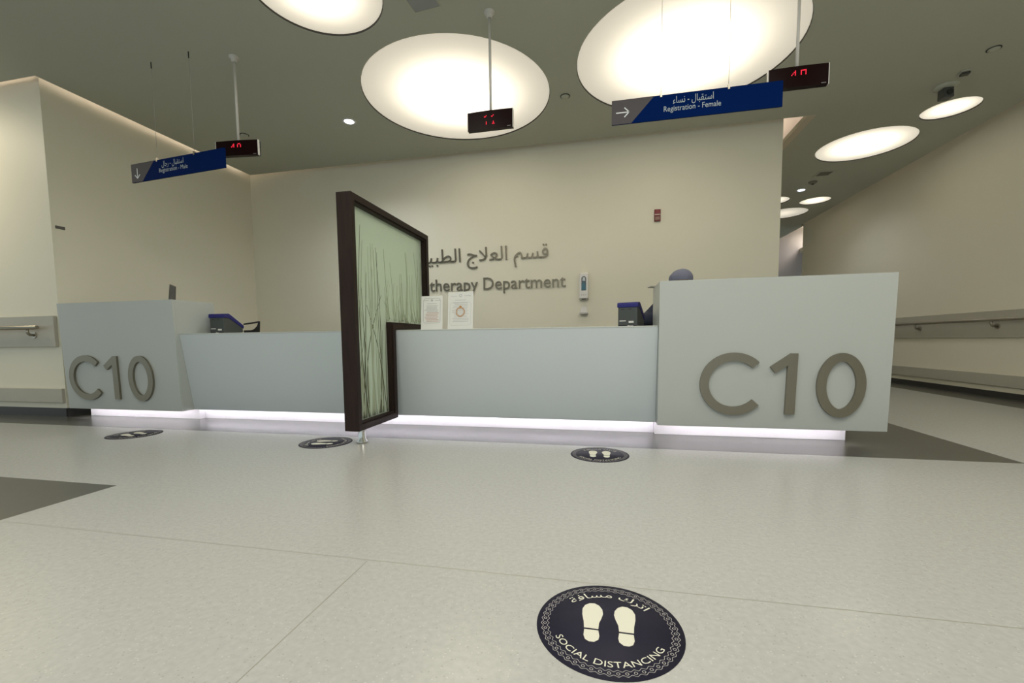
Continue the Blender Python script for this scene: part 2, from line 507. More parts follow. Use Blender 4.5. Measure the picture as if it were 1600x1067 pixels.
bm = NB(); tube(bm, [(0, -0.066, -0.09), (0, -0.078, -0.092)], 0.028, 20); link_mesh('lens', bm, m_dark, t)
t = thing('ceiling_vent', 'square slotted vent in the corridor ceiling before the far downlight', 'vent', (3.656, 8.654, ZC))
bm = NB(); ring_prism(bm, [(-.13, -.13), (.13, -.13), (.13, .13), (-.13, .13)], [(-.10, -.10), (.10, -.10), (.10, .10), (-.10, .10)], 'z', -0.008, 0)
link_mesh('frame', bm, m_ceil, t)
bm = NB(); box(bm, -.10, .10, -.10, .10, -0.003, 0); link_mesh('slot_panel', bm, mat('vent_dark', (0.16, 0.155, 0.13), 0.6), t)
t = thing('smoke_detector', 'small round smoke detector in the corridor ceiling past the vent', 'smoke detector', (3.646, 9.056, ZC))
bm = NB(); lathe(bm, [(0.07, 0), (0.07, -0.015), (0.05, -0.035), (0, -0.04)], 28); link_mesh('housing', bm, mat('detector_grey', (0.22, 0.21, 0.18), 0.5), t)
bm = NB(); lathe(bm, [(0.025, -0.036), (0.02, -0.05), (0, -0.052)], 20); link_mesh('sensor', bm, m_dark, t)
t = thing('access_panel', 'square bluish grey ceiling access panel between the upper two round lights', 'panel', (-1.495, 3.545, ZC), -0.09)
bm = NB(); ring_prism(bm, [(-.125, -.125), (.125, -.125), (.125, .125), (-.125, .125)], [(-.117, -.117), (.117, -.117), (.117, .117), (-.117, .117)], 'z', -0.006, 0)
link_mesh('frame', bm, mat('panel_frame', (0.52, 0.52, 0.42), 0.5), t)
bm = NB(); box(bm, -.117, .117, -.117, .117, -0.003, 0); link_mesh('cover', bm, mat('panel_bluegrey', (0.34, 0.35, 0.36), 0.5), t)

# ================================================================== RECEPTION DESK
HB, HT = 0.112, 1.2458


def yf_block(z): return 3.566 + (HT - z) / (HT - HB) * 0.0375


LT = 0.9064


def yf_low(z): return 3.622 + (LT - z) / (LT - HB) * 0.116


def tilted(bm, x0, x1, fn, th, z0, z1):
    hexa(bm, [(x0, fn(z0), z0), (x1, fn(z0), z0), (x1, fn(z0) + th, z0), (x0, fn(z0) + th, z0),
              (x0, fn(z1), z1), (x1, fn(z1), z1), (x1, fn(z1) + th, z1), (x0, fn(z1) + th, z1)])


def stroke_arc(bm, cx, cz, rx, rz, w, a0, a1, y0, y1, n=56):
    """Letter stroke along an ellipse, angles in degrees."""
    o, i = [], []
    full = abs(a1 - a0) >= 360
    for k in range(n if full else n + 1):
        a = math.radians(a0 + (a1 - a0) * k / n)
        c, s = math.cos(a), math.sin(a)
        nx, nz = c / rx, s / rz
        L = math.hypot(nx, nz); nx, nz = nx / L, nz / L
        o.append((cx + rx * c, cz + rz * s)); i.append((cx + rx * c - nx * w, cz + rz * s - nz * w))
    if full:
        ring_prism_tilt(bm, o, i, y0, y1, True)
    else:
        ring_prism_tilt(bm, o, i, y0, y1, False)


def ring_prism_tilt(bm, o, i, d0, d1, closed):
    def mk(p, d): return (p[0], yf_block(p[1]) - d, p[1])
    L = [[bm.verts.new(mk(p, d)) for p in pts] for pts in (o, i) for d in (d0, d1)]
    o0, o1, i0, i1 = L
    n = len(o)
    for k in range(n if closed else n - 1):
        j = (k + 1) % n
        for q in ((o0[k], o0[j], o1[j], o1[k]), (i0[k], i0[j], i1[j], i1[k]), (o1[k], o1[j], i1[j], i1[k])):
            bm.faces.new(q)
    if not closed:
        for k in (0, n - 1): bm.faces.new((o0[k], o1[k], i1[k], i0[k]))


def desk_block(x0, x1, dx, p0, p1, label):
    t = thing('reception_desk_block', label, 'reception desk', ((x0 + x1) / 2, 3.8, 0), 0, 'tall ends of the reception desk')
    off = Vector((-(x0 + x1) / 2, -3.8, 0))

    def fin(bm, name, m, **k):
        bmesh.ops.translate(bm, vec=off, verts=bm.verts)
        return link_mesh(name, bm, m, t, **k)
    yb = 4.05
    bm = NB()
    # one hollow shell: front, sides, back, top and a raised underside
    tilted(bm, x0, x1, yf_block, 0.024, HB, HT)
    for a, b in ((x0, x0 + 0.024), (x1 - 0.024, x1)):
        hexa(bm, [(a, yf_block(HB) + 0.024, HB), (b, yf_block(HB) + 0.024, HB), (b, yb, HB), (a, yb, HB),
                  (a, yf_block(HT) + 0.024, HT), (b, yf_block(HT) + 0.024, HT), (b, yb, HT), (a, yb, HT)])
    box(bm, x0 + 0.024, x1 - 0.024, 3.60, yb, HT - 0.03, HT)
    box(bm, x0 + 0.024, x1 - 0.024, yb - 0.024, yb, 0.17, HT - 0.03)
    box(bm, x0 + 0.024, x1 - 0.024, 3.63, yb - 0.024, 0.17, 0.19)
    fin(bm, 'body', m_solid, bevel=0.002)
    bm = NB(); box(bm, p0, p1, 3.795, 4.0, 0, 0.17); fin(bm, 'plinth', m_plinth, bevel=0.002)
    bm = NB(); box(bm, max(p0, x0 + 0.03), min(p1, x1 - 0.03), 3.633, 3.643, 0.142, 0.152); fin(bm, 'light_strip', m_led)
    d0, d1 = 0.002, 0.022
    bm = NB(); stroke_arc(bm, 0.955 + dx, 0.452, 0.241, 0.2395, 0.064, 44, 318, d0, d1); fin(bm, 'raised_letter', m_letter)
    bm = NB()
    pts = [(1.313 + dx, 0.226), (1.379 + dx, 0.226), (1.386 + dx, 0.683), (1.338 + dx, 0.683), (1.203 + dx, 0.583), (1.238 + dx, 0.536), (1.318 + dx, 0.592)]
    A = [bm.verts.new((p[0], yf_block(p[1]) - d0, p[1])) for p in pts]; B = [bm.verts.new((p[0], yf_block(p[1]) - d1, p[1])) for p in pts]
    bm.faces.new(B)
    for k in range(len(pts)): bm.faces.new((A[k], A[(k + 1) % 7], B[(k + 1) % 7], B[k]))
    fin(bm, 'raised_numeral', m_letter)
    bm = NB(); stroke_arc(bm, 1.675 + dx, 0.4485, 0.158, 0.2365, 0.062, 0, 360, d0, d1); fin(bm, 'raised_numeral', m_letter)
    return t


desk_block(0.408, 1.995, 0.0, 0.409, 1.822, 'tall white desk end with large metal C10, nearest on the right')
desk_block(-5.746, -4.234, -6.375, -5.735, -4.235, 'tall white desk end with large metal C10 at far left by the handrail')

t = thing('reception_counter', 'long low white counter front between the two tall C10 desk ends', 'reception counter', (-1.9, 3.9, 0))


def finc(bm, name, m, **k):
    bmesh.ops.translate(bm, vec=(1.9, -3.9, 0), verts=bm.verts)
    return link_mesh(name, bm, m, t, **k)


cx0, cx1 = -4.232, 0.406
bm = NB(); tilted(bm, cx0, cx1, yf_low, 0.024, HB, LT - 0.012)
box(bm, cx0, cx1, 3.78, 4.42, 0.17, 0.19); box(bm, cx0, cx1, 4.40, 4.424, 0.19, LT - 0.012)
finc(bm, 'front_panel', m_low)
bm = NB(); box(bm, cx0, cx1, 3.622, 4.43, LT - 0.012, LT); finc(bm, 'countertop', m_solid, bevel=0.003)
bm = NB(); box(bm, cx0, cx1, 3.862, 4.3, 0, 0.17); finc(bm, 'plinth', m_plinth)
bm = NB(); box(bm, cx0 + 0.02, cx1 - 0.02, 3.768, 3.778, 0.142, 0.152); finc(bm, 'light_strip', m_led)

# ================================================================== GLASS SCREEN
t = thing('screen_divider', 'tall dark wood framed green glass screen standing across the low counter', 'screen', (-1.894, 3.1, 0))
SX0, SX1 = -1.955, -1.833


def fins(bm, name, m, parent=None, **k):
    bmesh.ops.translate(bm, vec=(1.894, -3.1, 0), verts=bm.verts)
    return link_mesh(name, bm, m, parent or t, **k)


YN = 2.955
O_ = [(YN, .118), (3.600, .118), (3.600, .910), (4.386, .910), (4.386, 1.908), (YN, 1.908)]


def inset(d): return [(YN + d, .118 + d), (3.600 - d, .118 + d), (3.600 - d, .910 + d), (4.386 - d, .910 + d), (4.386 - d, 1.908 - d), (YN + d, 1.908 - d)]


bm = NB(); ring_prism(bm, O_, inset(0.05), 'x', SX0, SX1); fins(bm, 'frame', m_wood, bevel=0.003)
bm = NB(); ring_prism(bm, inset(0.0505), inset(0.064), 'x', -1.940, -1.848); fins(bm, 'glazing_bead', m_wood, bevel=0.002)
m_glass = bpy.data.materials.new('frosted_green_glass'); m_glass.use_nodes = True
nt = m_glass.node_tree; pb = nt.nodes['Principled BSDF']
pb.inputs['Base Color'].default_value = (0.86, 0.93, 0.81, 1); pb.inputs['Roughness'].default_value = 0.12
pb.inputs['Specular IOR Level'].default_value = 0.35
tl = nt.nodes.new('ShaderNodeBsdfTranslucent'); tl.inputs[0].default_value = (0.88, 0.94, 0.83, 1)
tr = nt.nodes.new('ShaderNodeBsdfTransparent'); tr.inputs[0].default_value = (0.82, 0.93, 0.82, 1)
mx1 = nt.nodes.new('ShaderNodeMixShader'); mx1.inputs[0].default_value = 0.45
mx2 = nt.nodes.new('ShaderNodeMixShader'); mx2.inputs[0].default_value = 0.36
nt.links.new(pb.outputs[0], mx1.inputs[1]); nt.links.new(tl.outputs[0], mx1.inputs[2])
nt.links.new(mx1.outputs[0], mx2.inputs[1]); nt.links.new(tr.outputs[0], mx2.inputs[2])
nt.links.new(mx2.outputs[0], nt.nodes['Material Output'].inputs[0])
bm = NB(); prism(bm, inset(0.058), 'x', -1.897, -1.891); fins(bm, 'glass_pane', m_glass)
# dried grasses pressed on the pane
bm = NB()


def inside(y, z):
    d = 0.066
    return YN + d < y < 4.386 - d and .118 + d < z < 1.908 - d and not (y > 3.600 - d and z < .910 + d)


def blade(y0, z0, top, lean, bow, r, xoff):
    pts = []; n = 22
    for k in range(n + 1):
        u = k / n
        z = z0 + (top - z0) * u
        y = y0 + lean * u + bow * math.sin(math.pi * u)
        if inside(y, z): pts.append(((xoff, y, z), r * (1 - 0.75 * u)))
        elif pts: break
    if len(pts) > 3: tube(bm, [p[0] for p in pts], [p[1] for p in pts], 5)


rg = random.Random(3)
for k in range(9):
    y0 = 3.03 + 0.5 * rg.random() ** 0.9
    blade(y0, 0.19, 0.85 + 0.80 * rg.random(), 0.26 * (rg.random() - 0.45), 0.14 * (rg.random() - 0.5), 0.003 + 0.002 * rg.random(), -1.8895)
for z0, y0, tp, ln, bw in ((0.19, 3.08, 1.74, -0.02, -0.05), (0.19, 3.20, 1.72, -0.04, -0.07), (0.19, 3.22, 1.20, 0.24, -0.12), (0.19, 3.44, 1.1, -0.22, 0.08)):
    blade(y0, z0, tp, ln, bw, 0.005, -1.8895)
g = fins(bm, 'dried_grass', mat('dried_grass', (0.10, 0.105, 0.055), 0.8)); g['kind'] = 'stuff'
bm = NB()
for k in range(48):
    y0 = 3.05 + 1.26 * rg.random()
    blade(y0, 0.975 if y0 > 3.53 else 0.19, 1.05 + 0.65 * rg.random(), 0.16 * (rg.random() - 0.65), 0.08 * (rg.random() - 0.5), 0.003 + 0.004 * rg.random(), -1.8900)
g = fins(bm, 'faded_grass', mat('faded_grass', (0.42, 0.47, 0.34), 0.8)); g['kind'] = 'stuff'; g['label'] = 'paler grasses deeper in the pane'
# chrome foot
bm = NB(); lathe(bm, [(0.030, 0.118), (0.030, 0.03), (0.044, 0.012), (0.044, 0.0), (0, 0)], 28, c=(-1.900, 3.10, 0)); fins(bm, 'foot', m_chrome)

# ================================================================== WALL LETTERING
t = thing('department_sign', 'metal department name in Arabic and English letters on the back wall', 'wall sign', (-1.9, YB, 1.5))
bm = NB()
add_text(bm, shape('قسم العلاج الطبيعية'), 3.125 - 0.832, lambda x, y: (x - 3.125 + 1.9, -0.004, y + 2.018 - 1.5), hscale=0.288, thick=(0, -0.016, 0))
link_mesh('arabic_lettering', bm, m_wletter, t)
bm = NB()
vs, fs, wfull, _, _ = text2d('Physiotherapy Department')
_, _, wt, _, _ = text2d('therapy Department')
kk = (2.711 - 0.578) / wt
add_text(bm, 'Physiotherapy Department', wfull * kk, lambda x, y: (x - 0.578 - wfull * kk + 1.9, -0.004, y + 1.586 - 1.5 - 0.005), hscale=0.268, thick=(0, -0.016, 0))
link_mesh('english_lettering', bm, m_wletter, t)

# ================================================================== HANGING SIGNS


def sign(L, loc, rz, label, arab, engl, down, wires, aw, ew):
    t = thing('hanging_sign', label, 'sign', loc, rz, 'blue hanging signs')
    H = 0.184
    bm = NB(); box(bm, 0, L, 0, 0.014, -H, 0); link_mesh('panel', bm, m_blue, t, bevel=0.001)
    bm = NB(); prism(bm, [(0, -H), (0.122 * L, -H), (0.262 * L, 0), (0, 0)], 'y', -0.0015, 0.0); link_mesh('arrow_field', bm, m_sgrey, t)
    bm = NB()
    c = (0.068 * L, -H * 0.53)
    w = 0.008; y0, y1 = -0.003, -0.0016

    def seg(p, q):
        d = Vector((q[0] - p[0], q[1] - p[1])).normalized() * 1; n = Vector((-d.y, d.x)) * w / 2
        prism(bm, [(p[0] + n.x, p[1] + n.y), (p[0] - n.x, p[1] - n.y), (q[0] - n.x, q[1] - n.y), (q[0] + n.x, q[1] + n.y)], 'y', y0, y1)
    if down:
        seg((c[0], c[1] + 0.05), (c[0], c[1] - 0.05)); seg((c[0] - 0.036, c[1] - 0.014), (c[0] + 0.003, c[1] - 0.053)); seg((c[0] + 0.036, c[1] - 0.014), (c[0] - 0.003, c[1] - 0.053))
    else:
        seg((c[0] - 0.05, c[1]), (c[0] + 0.05, c[1])); seg((c[0] + 0.014, c[1] + 0.036), (c[0] + 0.053, c[1] - 0.003)); seg((c[0] + 0.014, c[1] - 0.036), (c[0] + 0.053, c[1] + 0.003))
    link_mesh('arrow', bm, m_swhite, t)
    bm = NB()
    add_text(bm, shape(arab), aw[1] - aw[0], lambda x, y: (x + aw[0], -0.002, y - 0.072), hscale=0.072)
    link_mesh('arabic_lettering', bm, m_sfaint, t)
    bm = NB()
    add_text(bm, engl, ew[1] - ew[0], lambda x, y: (x + ew[0], -0.002, y - 0.128), hscale=0.058)
    link_mesh('english_lettering', bm, m_sfaint, t)
    zt = ZC - loc[2]
    for wx in wires:
        bm = NB(); tube(bm, [(wx, 0.007, 0), (wx, 0.007, zt)], 0.0015, 6); link_mesh('wire', bm, mat('steel_wire', (0.42, 0.41, 0.37), 0.5), t)
        bm = NB(); box(bm, wx - 0.007, wx + 0.007, -0.006, 0.02, -0.016, 0.018); link_mesh('clip', bm, m_steel, t)
        bm = NB(); tube(bm, [(wx, 0.007, zt - 0.06), (wx, 0.007, zt)], 0.005, 8); link_mesh('ceiling_hook', bm, m_dark, t)


sign(1.27, (-4.814, 3.722, 2.657), math.atan2(-0.114, 1.269), 'blue hanging Registration - Male sign with a down arrow at left',
     'استقبال - رجال', 'Registration - Male', True, (0.375, 0.882), (0.44, 0.74), (0.40, 0.79))
sign(1.231, (0.039, 3.70, 2.690), 0, 'blue hanging Registration - Female sign with a right arrow, before the largest round light',
     'استقبال - نساء', 'Registration - Female', False, (0.374, 0.861), (0.462, 0.755), (0.395, 0.808))

# ================================================================== NUMBER DISPLAYS
DIG = {
    'a': ['0000100.0011100', '0001100.0100010', '0010100.0100010', '0100100.0100010'],
    'b': ['0000000.0000000', '0001000.0001000', '0110000.0110000', '0000000.0000000', '0000000.0000000', '0000000.0000000', '0000000.0000000',
          '0001000.0001000', '0001000.0001000', '0001000.0011100'],
    'c': ['0000100.0111110', '0001100.0100010', '0010100.0100010', '0100100.0100010'],
}


def display(x, y, z, w, h, rz, dig, label):
    """x, y: pole; z: top of the box."""
    t = thing('number_display', label, 'number display', (x, y, z), rz, 'red number displays on ceiling poles')
    bm = NB()
    n = 10      # gently bowed front
    fr = [(-w / 2 + w * k / n, -0.03 - 0.008 * math.cos(math.pi * (k / n - 0.5))) for k in range(n + 1)]
    prism(bm, fr + [(w / 2, 0.012), (-w / 2, 0.012)], 'z', -h, 0); link_mesh('screen', bm, m_screen, t)
    for s in (-1, 1):
        bm = NB(); box(bm, s * w / 2 - 0.003, s * w / 2 + 0.003, -0.032, -0.006, -h - 0.002, 0.002); link_mesh('end_cap', bm, m_pole, t, bevel=0.002)
    rows = DIG[dig]; st = 0.0075
    nc = len(rows[0])
    for half, low in ((0, 0), (1, 0)) + (((0, 1), (1, 1)) if dig == 'b' else ()):
        bm = NB()
        for r, row in enumerate(rows):
            for c, ch in enumerate(row):
                if ch == '1' and (c > nc // 2) == bool(half) and (r > 4) == bool(low):
                    px = (c - nc / 2) * st * 1.05 + 0.004; pz = -0.035 - r * st * (1.15 if dig == 'b' else 1.25)
                    box(bm, px - 0.0026, px + 0.0026, -0.0415, -0.038, pz - 0.003, pz + 0.003)
        link_mesh('digit', bm, m_red, t)
    bm = NB(); box(bm, w / 2 - 0.05, w / 2 - 0.018, -0.0335, -0.0325, -h + 0.008, -h + 0.012); link_mesh('maker_plate', bm, mat('plate_grey', (0.3, 0.3, 0.3), 0.4), t)
    bm = NB(); tube(bm, [(0, 0, -0.02), (0, 0, ZC - z)], 0.0115, 14); link_mesh('pole', bm, m_pole, t)
    bm = NB(); lathe(bm, [(0.014, ZC - z - 0.05), (0.028, ZC - z - 0.04), (0.028, ZC - z - 0.014), (0.046, ZC - z - 0.010), (0.046, ZC - z)], 24)
    link_mesh('ceiling_flange', bm, m_pole, t)


display(-3.577, 3.814, 2.797, 0.445, 0.143, math.radians(6.5), 'a', 'black display with red digits behind the Registration - Male sign')
display(-0.985, 3.811, 2.778, 0.403, 0.152, 0, 'b', 'black display with two rows of red marks before the middle round light')
display(1.405, 3.83, 2.826, 0.41, 0.148, 0, 'c', 'black display with red digits behind the Registration - Female sign')

# ================================================================== HANDRAILS


def bracket(bm, p, side, off):
    """side: unit vector from rail to wall; off: distance to the guard board."""
    p = Vector(p); s = Vector(side)
    tube(bm, [p + Vector((0, 0, -0.012)), p + Vector((0, 0, -0.05)), p + Vector((0, 0, -0.068)) + s * 0.006, p + Vector((0, 0, -0.08)) + s * 0.022, p + Vector((0, 0, -0.084)) + s * (off - 0.004)], 0.014, 12)
    q = p + Vector((0, 0, -0.084))
    tube(bm, [q + s * (off - 0.010), q + s * (off + 0.001)], 0.036, 20)


t = thing('handrail', 'steel handrail along the right corridor wall behind the right desk end', 'handrail', (rwx(7), 7, 1.0))
off = Vector((-rwx(7), -7, -1.0))
bm = NB(); n = 10
pts = [(rwx(y) - 0.11, y, 1.0) for y in [2.0 + 10.0 * k / n for k in range(n + 1)]]
tube(bm, [Vector(p) + off for p in pts], 0.0205, 16); link_mesh('rail', bm, m_steel, t)
for yy in (4.06, 5.44, 6.82, 8.20, 9.58, 10.96):
    bm = NB(); bracket(bm, Vector((rwx(yy) - 0.11, yy, 1.0)) + off, (1, 0, 0), 0.075); link_mesh('bracket', bm, m_steel, t)
t = thing('handrail', 'steel handrail ending beside the far left desk end', 'handrail', (-6.5, YF, 1.0))
bm = NB(); tube(bm, [(-5.0, -0.095, 0.0), (0.395, -0.095, 0.0), (0.40, -0.095, 0)], [0.0215, 0.0215, 0.018], 16); link_mesh('rail', bm, m_steel, t)
for xx in (0.25, -1.15):
    bm = NB(); bracket(bm, Vector((xx, -0.095, 0)), (0, 1, 0), 0.06); link_mesh('bracket', bm, m_steel, t)

# ================================================================== WALL FITTINGS
t = thing('sanitizer_dispenser', 'white hand sanitizer dispenser with a blue window on the back wall', 'dispenser', (-0.312, YB, 1.395))
bm = NB()
hexa(bm, [(-.066, -.10, 0), (.066, -.10, 0), (.066, 0, -0.015), (-.066, 0, -0.015), (-.062, -.085, .365), (.062, -.085, .365), (.062, 0, .375), (-.062, 0, .375)])
link_mesh('housing', bm, m_white, t, bevel=0.010)
bm = NB()
pts = [(-.034, .115), (.034, .115)] + [(.034 * math.cos(a), .285 + .034 * math.sin(a)) for a in [math.pi * k / 10 for k in range(11)]]
A = [bm.verts.new((p[0], -.102 + .015 * p[1] / .365, p[1])) for p in pts]; bm.faces.new(A)
link_mesh('window', bm, mat('dark_window', (0.045, 0.075, 0.10), 0.2), t)
bm = NB(); prism(bm, [(-.030, .12), (.030, .12), (.028, .17), (.006, .245), (-.006, .245), (-.030, .18)], 'y', -.101, -.0985); link_mesh('liquid', bm, mat('sanitizer_teal', (0.05, 0.16, 0.22), 0.2), t)
bm = NB(); prism(bm, [(-.022, .255), (.02, .25), (.018, .30), (-.01, .305)], 'y', -.0955, -.0930); link_mesh('bottle_cap', bm, mat('cap_white', (0.6, 0.64, 0.66), 0.3), t)
bm = NB(); box(bm, -.03, .03, -.09, -.05, -.012, .004); link_mesh('nozzle', bm, m_dark, t)
for dx in (-.028, 0, .028):
    bm = NB(); box(bm, dx - .005, dx + .005, -.1005, -.0975, .045, .056)
    link_mesh('indicator', bm, mat('indicator_grey', (0.25, 0.25, 0.26), 0.4), t)
t = thing('drip_tray', 'white drip tray on the back wall under the sanitizer dispenser', 'tray', (-0.312, YB, 1.173))
bm = NB(); prism(bm, [(-.042, .115), (.042, .115), (.052, .02), (-.052, .02)], 'y', -.012, 0); link_mesh('back_plate', bm, m_white, t, bevel=.003)
bm = NB(); hexa(bm, [(-.058, -.09, 0), (.058, -.09, 0), (.058, 0, 0), (-.058, 0, 0), (-.064, -.10, .026), (.064, -.10, .026), (.06, 0, .03), (-.06, 0, .03)])
link_mesh('cup', bm, m_white, t, bevel=.003)
t = thing('fire_alarm', 'small red fire alarm high on the back wall', 'fire alarm', (0.698, YB, 2.436))
bm = NB(); box(bm, -.042, .042, -.03, 0, 0, .164); link_mesh('housing', bm, mat('alarm_red', (0.17, 0.020, 0.018), 0.4), t, bevel=.006)
bm = NB(); box(bm, -.036, .036, -.036, -.03, .10, .156); link_mesh('strobe_lens', bm, mat('alarm_lens', (0.22, 0.012, 0.014), 0.2), t, bevel=.004)
bm = NB(); box(bm, -.036, .036, -.034, -.03, .086, .097); link_mesh('white_band', bm, mat('alarm_band', (0.75, 0.55, 0.50), 0.4), t)
bm = NB(); box(bm, -.030, .030, -.033, -.03, .018, .060); link_mesh('label_plate', bm, mat('alarm_plate', (0.33, 0.20, 0.16), 0.5), t)
t = thing('wall_plate', 'tiny grey plate on the left recess wall beside its corner', 'plate', (XL, 3.735, 2.10))
bm = NB(); box(bm, 0, .010, -.012, .075, -.016, .016); link_mesh('cover', bm, mat('plate_dark', (0.12, 0.115, 0.10), 0.5), t, bevel=.003)

# ================================================================== THINGS ON THE COUNTER


def ticket_printer(loc, rz, label):
    t = thing('desk_printer', label, 'printer', loc, rz, 'grey desk printers with blue lids')
    w, d = 0.170, 0.28
    prof = [(0, 0), (d, 0), (d, .075), (.075, .185), (.0, .185)]
    bm = NB(); prism(bm, prof, 'x', -w / 2, w / 2); link_mesh('body', bm, m_grey, t, bevel=.010)
    lid = [(-.008, .170), (.070, .170), (d + .004, .060), (d + .010, .095), (.090, .210), (.065, .218), (-.002, .213), (-.008, .203)]
    bm = NB(); prism(bm, lid, 'x', -w / 2 - .006, w / 2 + .006); link_mesh('lid', bm, m_lid, t, bevel=.006)
    bm = NB(); box(bm, -.07, -.015, -.003, .0, .050, .058); link_mesh('sticker', bm, m_paper, t)
    bm = NB(); box(bm, .01, .052, -.003, .0, .035, .052); link_mesh('sticker', bm, m_paper, t)
    for vx in (-.055, .005):
        bm = NB(); box(bm, vx, vx + .03, -.002, .0, .150, .158); link_mesh('vent_slot', bm, m_dark, t)
    bm = NB(); box(bm, -.075, .075, -.004, .02, .0, .018); link_mesh('base_recess', bm, m_dark, t)
    bm = NB(); tube(bm, [(.0, -.002, .008), (.012, -.03, .010), (.03, -.05, .006), (.06, -.055, .006)], .004, 8); link_mesh('cable', bm, m_white, t)


ticket_printer((0.186, 3.93, LT), math.radians(-16), 'grey desk printer with a blue lid beside the tall right desk end')
ticket_printer((-4.085, 3.93, LT), math.radians(6), 'grey desk printer with a blue lid beside the tall left desk end')

t = thing('tray_stand', 'black open handled tray behind the left desk printer', 'tray', (-3.965, 4.33, LT))
bm = NB()
prism(bm, [(-.16, 0), (.045, 0), (.058, .145), (.045, .148), (.036, .125), (.02, .09), (-.02, .058), (-.06, .045), (-.16, .045)], 'y', -.006, .006)
prism(bm, [(-.16, .124), (.046, .148), (.057, .145), (.05, .124), (.03, .128), (-.16, .108)], 'y', -.0065, .0065)
link_mesh('side', bm, m_dark, t)
bm = NB(); box(bm, -.16, .045, -.006, .08, 0, .008); link_mesh('base', bm, m_dark, t)

t = thing('tablet', 'small dark tablet leaning up on top of the far left desk end', 'tablet', (-4.633, 3.90, HT), math.radians(-4))
bm = NB(); hexa(bm, [(-.048, 0, 0), (.048, 0, 0), (.048, .014, 0), (-.048, .014, 0), (-.052, .03, .212), (.030, .03, .182), (.030, .044, .182), (-.052, .044, .212)])
link_mesh('case', bm, mat('tablet_brown', (0.085, 0.08, 0.065), 0.4), t, bevel=.004)
bm = NB(); hexa(bm, [(-.05, .012, 0), (-.03, .012, 0), (-.03, .09, 0), (-.05, .09, 0), (-.05, .027, .08), (-.03, .027, .08), (-.03, .034, .08), (-.05, .034, .08)])
link_mesh('prop', bm, m_dark, t)


def notice(loc, rz, w, h, label, kind):
    t = thing('notice', label, 'notice', loc, rz, 'paper notices on the counter')
    tilt = 0.10
    def P(x, z, d): return (x, z * tilt - d, z)
    def quad(bm, x0, x1, z0, z1, d):
        bm.faces.new([bm.verts.new(P(x, z, d)) for x, z in ((x0, z0), (x1, z0), (x1, z1), (x0, z1))])
    bm = NB(); hexa(bm, [P(-w / 2, 0, 0.0), P(w / 2, 0, 0.0), P(w / 2, 0, -.002), P(-w / 2, 0, -.002), P(-w / 2, h, 0.0), P(w / 2, h, 0.0), P(w / 2, h, -.002), P(-w / 2, h, -.002)])
    link_mesh('sheet', bm, m_paper, t)
    bm = NB(); hexa(bm, [P(-.05, 0, -.003), P(.05, 0, -.003), (.05, .11, 0), (-.05, .11, 0), P(-.05, .2, -.003), P(.05, .2, -.003), P(.05, .2, -.005), P(-.05, .2, -.005)])
    link_mesh('stand', bm, mat('clear_stand', (0.6, 0.6, 0.57), 0.2), t)
    rr = random.Random(11 if kind else 5)
    bm = NB()
    def outline(x0, x1, z0, z1, r, th):
        o, i = [], []
        for cx, cz, a in ((x1 - r, z1 - r, 0), (x0 + r, z1 - r, 90), (x0 + r, z0 + r, 180), (x1 - r, z0 + r, 270)):
            for k in range(6):
                q = math.radians(a + 18 * k)
                o.append((cx + r * math.cos(q), cz + r * math.sin(q))); i.append((cx + (r - th) * math.cos(q), cz + (r - th) * math.sin(q)))
        n = len(o)
        V = [bm.verts.new(P(p[0], p[1], .0012)) for p in o]; U = [bm.verts.new(P(p[0], p[1], .0012)) for p in i]
        for k in range(n): bm.faces.new((V[k], V[(k + 1) % n], U[(k + 1) % n], U[k]))
    if kind == 0: outline(-w * .40, w * .40, h * .19, h * .93, .025, .0022)
    else: outline(-w * .42, w * .42, h * .10, h * .72, .02, .0012)
    # emblem and heading
    for k in range(20):
        a0, a1 = 2 * math.pi * k / 20, 2 * math.pi * (k + 1) / 20
        R0, R1, zc = (.014, .009, h * .90) if kind else (.009, .004, h * .87)
        bm.faces.new([bm.verts.new(P(r * math.cos(a), zc + r * math.sin(a), .0012)) for r, a in ((R0, a0), (R0, a1), (R1, a1), (R1, a0))])
    for s in (-1, 1): quad(bm, s * w * .27 - w * .13, s * w * .27 + w * .13, h * (.885 if kind else .86), h * (.895 if kind else .868), .0012)
    quad(bm, -w * .22, w * .22, h * (.775 if kind else .765), h * (.785 if kind else .774), .0012)
    zz = h * .70
    lines = []
    while zz > h * (.20 if kind == 0 else .16):
        a = -w * .34 + w * .12 * rr.random(); b = w * .34 - w * .10 * rr.random()
        lines.append((a, b, zz)); zz -= h * .042
    for a, b, z in lines:
        if kind == 0 and z < h * .52: continue
        quad(bm, a, b, z, z + h * .009, .0012)
    link_mesh('grey_print', bm, m_ink if kind == 0 else mat('light_ink', (0.50, 0.50, 0.52), 0.7), t)
    bm = NB()
    if kind == 0:
        for a, b, z in lines:
            if z < h * .52: quad(bm, a, b, z, z + h * .014, .0012)
        link_mesh('red_print', bm, m_inkred, t)
    else:
        zc = h * .46
        for k in range(32):
            a0, a1 = 2 * math.pi * k / 32, 2 * math.pi * (k + 1) / 32
            for R0, R1 in ((.043, .036), (.031, .029)):
                bm.faces.new([bm.verts.new(P(r * math.cos(a), zc + r * math.sin(a), .0018)) for r, a in ((R0, a0), (R0, a1), (R1, a1), (R1, a0))])
        for k in range(12):
            a0, a1 = 2 * math.pi * k / 12, 2 * math.pi * (k + 1) / 12
            bm.faces.new([bm.verts.new(P(x, z, .002)) for x, z in ((0, zc + .045), (.012 * math.cos(a0), zc + .045 + .011 * math.sin(a0)), (.012 * math.cos(a1), zc + .045 + .011 * math.sin(a1)))])
        link_mesh('orange_seal', bm, m_seal, t)


